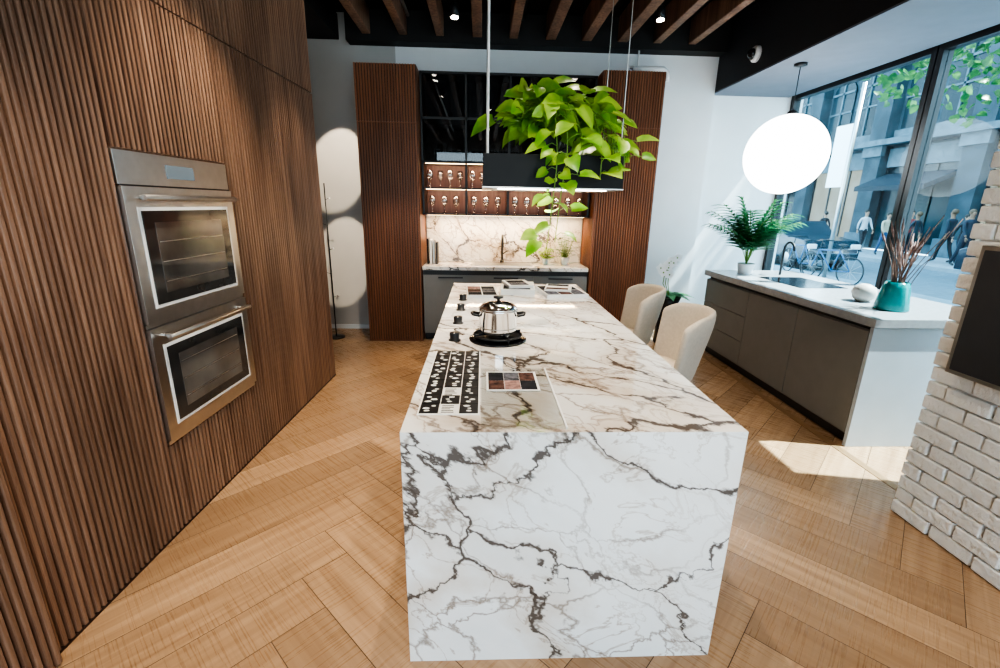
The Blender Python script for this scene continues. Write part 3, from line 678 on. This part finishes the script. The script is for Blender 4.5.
b=MB(); b.tube([(9.2,11.9,-.12),(9.2,11.9,4.6)],.05,M_steel,10); b.box(9.17,9.23,11.95,12.5,2.2,3.7,M_whitep); b.tube([(9.2,11.9,3.72),(9.2,12.52,3.72)],.015,M_black,6); b.build('street_banner_pole')
def tree(name,x,y,h,r,n,seed):
    random.seed(seed); b=MB(); bk=mat('bark',(.12,.09,.07),.9,0,.3,20); b.tube([(x,y,-.12),(x+.1,y,2),(x,y+.1,h)],[.16,.12,.07],bk,10)
    for i in range(14):
        a=random.uniform(0,2*pi); e=Vector((x+r*.8*math.cos(a),y+r*.8*math.sin(a),h+random.uniform(-.8,1.5))); s=Vector((x,y,h-random.random()*1.5)); b.tube([s,(s+e)/2+Vector((0,0,.3)),e],[.05,.03,.01],bk,5)
    for i in range(n):
        d=Vector((random.gauss(0,1),random.gauss(0,1),random.gauss(0,.6))).normalized()*r*random.random()**.4; d.z*=.7
        leaf(b,Vector((x,y,h+.3))+d,Vector((random.uniform(-1,1),random.uniform(-1,1),random.uniform(-1,.3))),Vector((random.uniform(-1,1),random.uniform(-1,1),1)),.14,M_leaft)
    b.build(name,fix=False)
tree('street_tree',8.8,7.0,5.1,3.6,6000,5); tree('street_tree.001',9.0,17.5,6.4,2.2,2400,6)
SK=[mat('skin_a',(.45,.27,.19),.6),mat('skin_b',(.25,.14,.09),.6)]
HAIR=[mat('hair_dark',(.03,.02,.015),.6),mat('hair_brown',(.12,.07,.04),.6)]
SHOE=mat('shoe',(.05,.05,.05),.6)
def person(name,x,y,rot,top,bot,ph,sk,hair,z=-.12,s=1.0):
    J={'pel':(0,0,.95,.13,.10),'sp':(0,0,1.12,.115,.09),'ch':(0,0,1.32,.15,.10),'nk':(0,.0,1.47,.05,.05),'hd':(0,.01,1.56,.062,.07),'h2':(0,.015,1.64,.072,.085),'h3':(0,.01,1.71,.05,.06)}
    E=[('pel','sp'),('sp','ch'),('ch','nk'),('nk','hd'),('hd','h2'),('h2','h3')]
    for sg,k in((1,'l'),(-1,'r')):
        w=ph*sg
        J['sh'+k]=(sg*.17,0,1.40,.055,.055);J['el'+k]=(sg*.22,-w*.5,1.14,.042,.042);J['wr'+k]=(sg*.23,-w*.9+.08,.92,.028,.028)
        J['hp'+k]=(sg*.09,0,.88,.085,.085);J['kn'+k]=(sg*.095,w*.5+.04,.50,.058,.058);J['an'+k]=(sg*.10,w*1.0-.02,.09,.042,.045);J['to'+k]=(sg*.11,w*1.0+.14,.035,.035,.03)
        E+=[('ch','sh'+k),('sh'+k,'el'+k),('el'+k,'wr'+k),('pel','hp'+k),('hp'+k,'kn'+k),('kn'+k,'an'+k),('an'+k,'to'+k)]
    ks=list(J); me=bpy.data.meshes.new('p'); me.from_pydata([J[k][:3] for k in ks],[(ks.index(a),ks.index(c)) for a,c in E],[])
    o=bpy.data.objects.new('p',me); COL.objects.link(o); o.modifiers.new('s','SKIN'); u=o.modifiers.new('u','SUBSURF'); u.levels=1; u.render_levels=1
    for i,k in enumerate(ks): me.skin_vertices[0].data[i].radius=(J[k][3],J[k][4]); me.skin_vertices[0].data[i].use_root=(k=='pel')
    dg=bpy.context.evaluated_depsgraph_get(); ev=o.evaluated_get(dg); m2=bpy.data.meshes.new_from_object(ev)
    b=MB(); b.M=Matrix.Translation((x,y,z))@Matrix.Rotation(rot,4,'Z')@Matrix.Scale(s,4)
    V=[tuple(v.co) for v in m2.vertices]
    groups={}
    for p_ in m2.polygons:
        c=p_.center; armz=abs(c.x)>.17 and c.z<.98 and c.z>.8 
        mt=sk if (c.z>1.455 or armz) else top if c.z>.93 else SHOE if c.z<.10 else bot
        groups.setdefault(mt.name,(mt,[]))[1].append(tuple(p_.vertices))
    base=len(b.v); b.v+=[tuple(b.M@Vector(p)) for p in V]
    for mt,fs in groups.values():
        k=b.m(mt)
        for f_ in fs: b.f.append([base+i for i in f_]); b.mi.append(k); b.sm.append(True)
    bpy.data.objects.remove(o)
    b.sphere((0,-.022,1.675),.092,hair,16,10,(.93,1.02,1.0)); b.sphere((0,.10,1.625),.013,sk,8,6,(1,1.2,1.4))
    for sg in(1,-1):
        b.sphere((sg*.03,.085,1.645),.009,SHOE,8,6); b.sphere((sg*.08,0,1.63),.018,sk,8,6,(.5,1,1.5))
        w=ph*sg; hx,hy,hz=sg*.23,-w*.9+.09,.87
        b.sphere((hx,hy,hz),.04,sk,10,8,(.45,.9,1.1))
        for q in range(4): b.tube([(hx,hy-.025+q*.017,hz-.03),(hx-sg*.004,hy-.025+q*.017,hz-.075+abs(q-1.5)*.006),(hx-sg*.02,hy-.02+q*.016,hz-.105+abs(q-1.5)*.008)],[.009,.008,.006],sk,6)
        b.tube([(hx,hy+.03,hz+.01),(hx-sg*.01,hy+.055,hz-.02),(hx-sg*.015,hy+.055,hz-.05)],[.010,.009,.007],sk,6)
    b.box(-.03,.03,.088,.10,1.590,1.597,mat('lips',(.35,.1,.1),.5) if 'lips' not in bpy.data.materials else bpy.data.materials['lips'])
    b.build(name,fix=False)
T=[mat('cloth_%d'%i,c,.8) for i,c in enumerate([(.5,.52,.55),(.03,.035,.05),(.30,.05,.05),(.06,.10,.20),(.45,.38,.28),(.03,.03,.035)])]
P=[(16.3,15.2,2.9,5,1,.22),(16.6,16.0,.1,1,5,-.2),(16.2,17.2,3.0,2,1,.18),(16.9,14.3,.2,0,5,.2),(16.4,18.4,2.9,4,3,-.22),(16.1,13.6,.1,5,1,.2),(16.8,20.0,3.1,0,5,.15),(15.9,16.6,.3,1,5,.2),(16.3,21.8,.1,5,3,.2),(16.0,14.8,3.0,1,1,-.2)]
for i,(x,y,rt,tp,bt,ph) in enumerate(P): person('pedestrian' if i==0 else 'pedestrian.%03d'%i,x,y,rt,T[tp],T[bt],ph,SK[i%2],HAIR[i%2],s=1.0+.03*((i*3)%4-1))
# ------------------------------------------------------------------ world + sun
w=bpy.data.worlds.new('sky'); scn.world=w; w.use_nodes=True; t=w.node_tree; bg=t.nodes['Background']
tc=N(t,'ShaderNodeTexCoord'); sx=N(t,'ShaderNodeSeparateXYZ'); t.links.new(tc.outputs['Generated'],sx.inputs[0])
t.links.new(mixc(t,maprange(t,sx.outputs[2],0,.6,0,1),(.74,.91,1.0),(.48,.76,1.0)),bg.inputs[0]); bg.inputs[1].default_value=3.8
l=bpy.data.lights.new('sun','SUN'); l.energy=16; l.angle=math.radians(.6); l.color=(1,.96,.9); so=bpy.data.objects.new('sun',l); COL.objects.link(so)
el=math.radians(57); d=Vector((-math.cos(el),.10,-math.sin(el))); so.rotation_euler=d.to_track_quat('-Z','Y').to_euler(); so.location=(10,3,12)
scn.view_settings.view_transform='AgX'
try: scn.view_settings.look='AgX - High Contrast'
except Exception: pass
scn.view_settings.exposure=.6
# ------------------------------------------------------------------ camera
f=456.0; th=math.radians(2.4); p=math.radians(15.8); r=math.radians(1.06)
F=Vector((math.sin(th)*math.cos(p),math.cos(th)*math.cos(p),-math.sin(p))); R0=Vector((math.cos(th),-math.sin(th),0)); U0=R0.cross(F)
R=R0*math.cos(r)+U0*math.sin(r); U=U0*math.cos(r)-R0*math.sin(r)
cam=bpy.data.cameras.new('camera'); co=bpy.data.objects.new('camera',cam); COL.objects.link(co)
Mx=Matrix((R,U,-F)).transposed().to_4x4(); Mx.translation=Vector((0,0,1.6)); co.matrix_world=Mx; cam.lens=f*36/1000; cam.sensor_width=36; cam.clip_start=.02
scn.camera=co
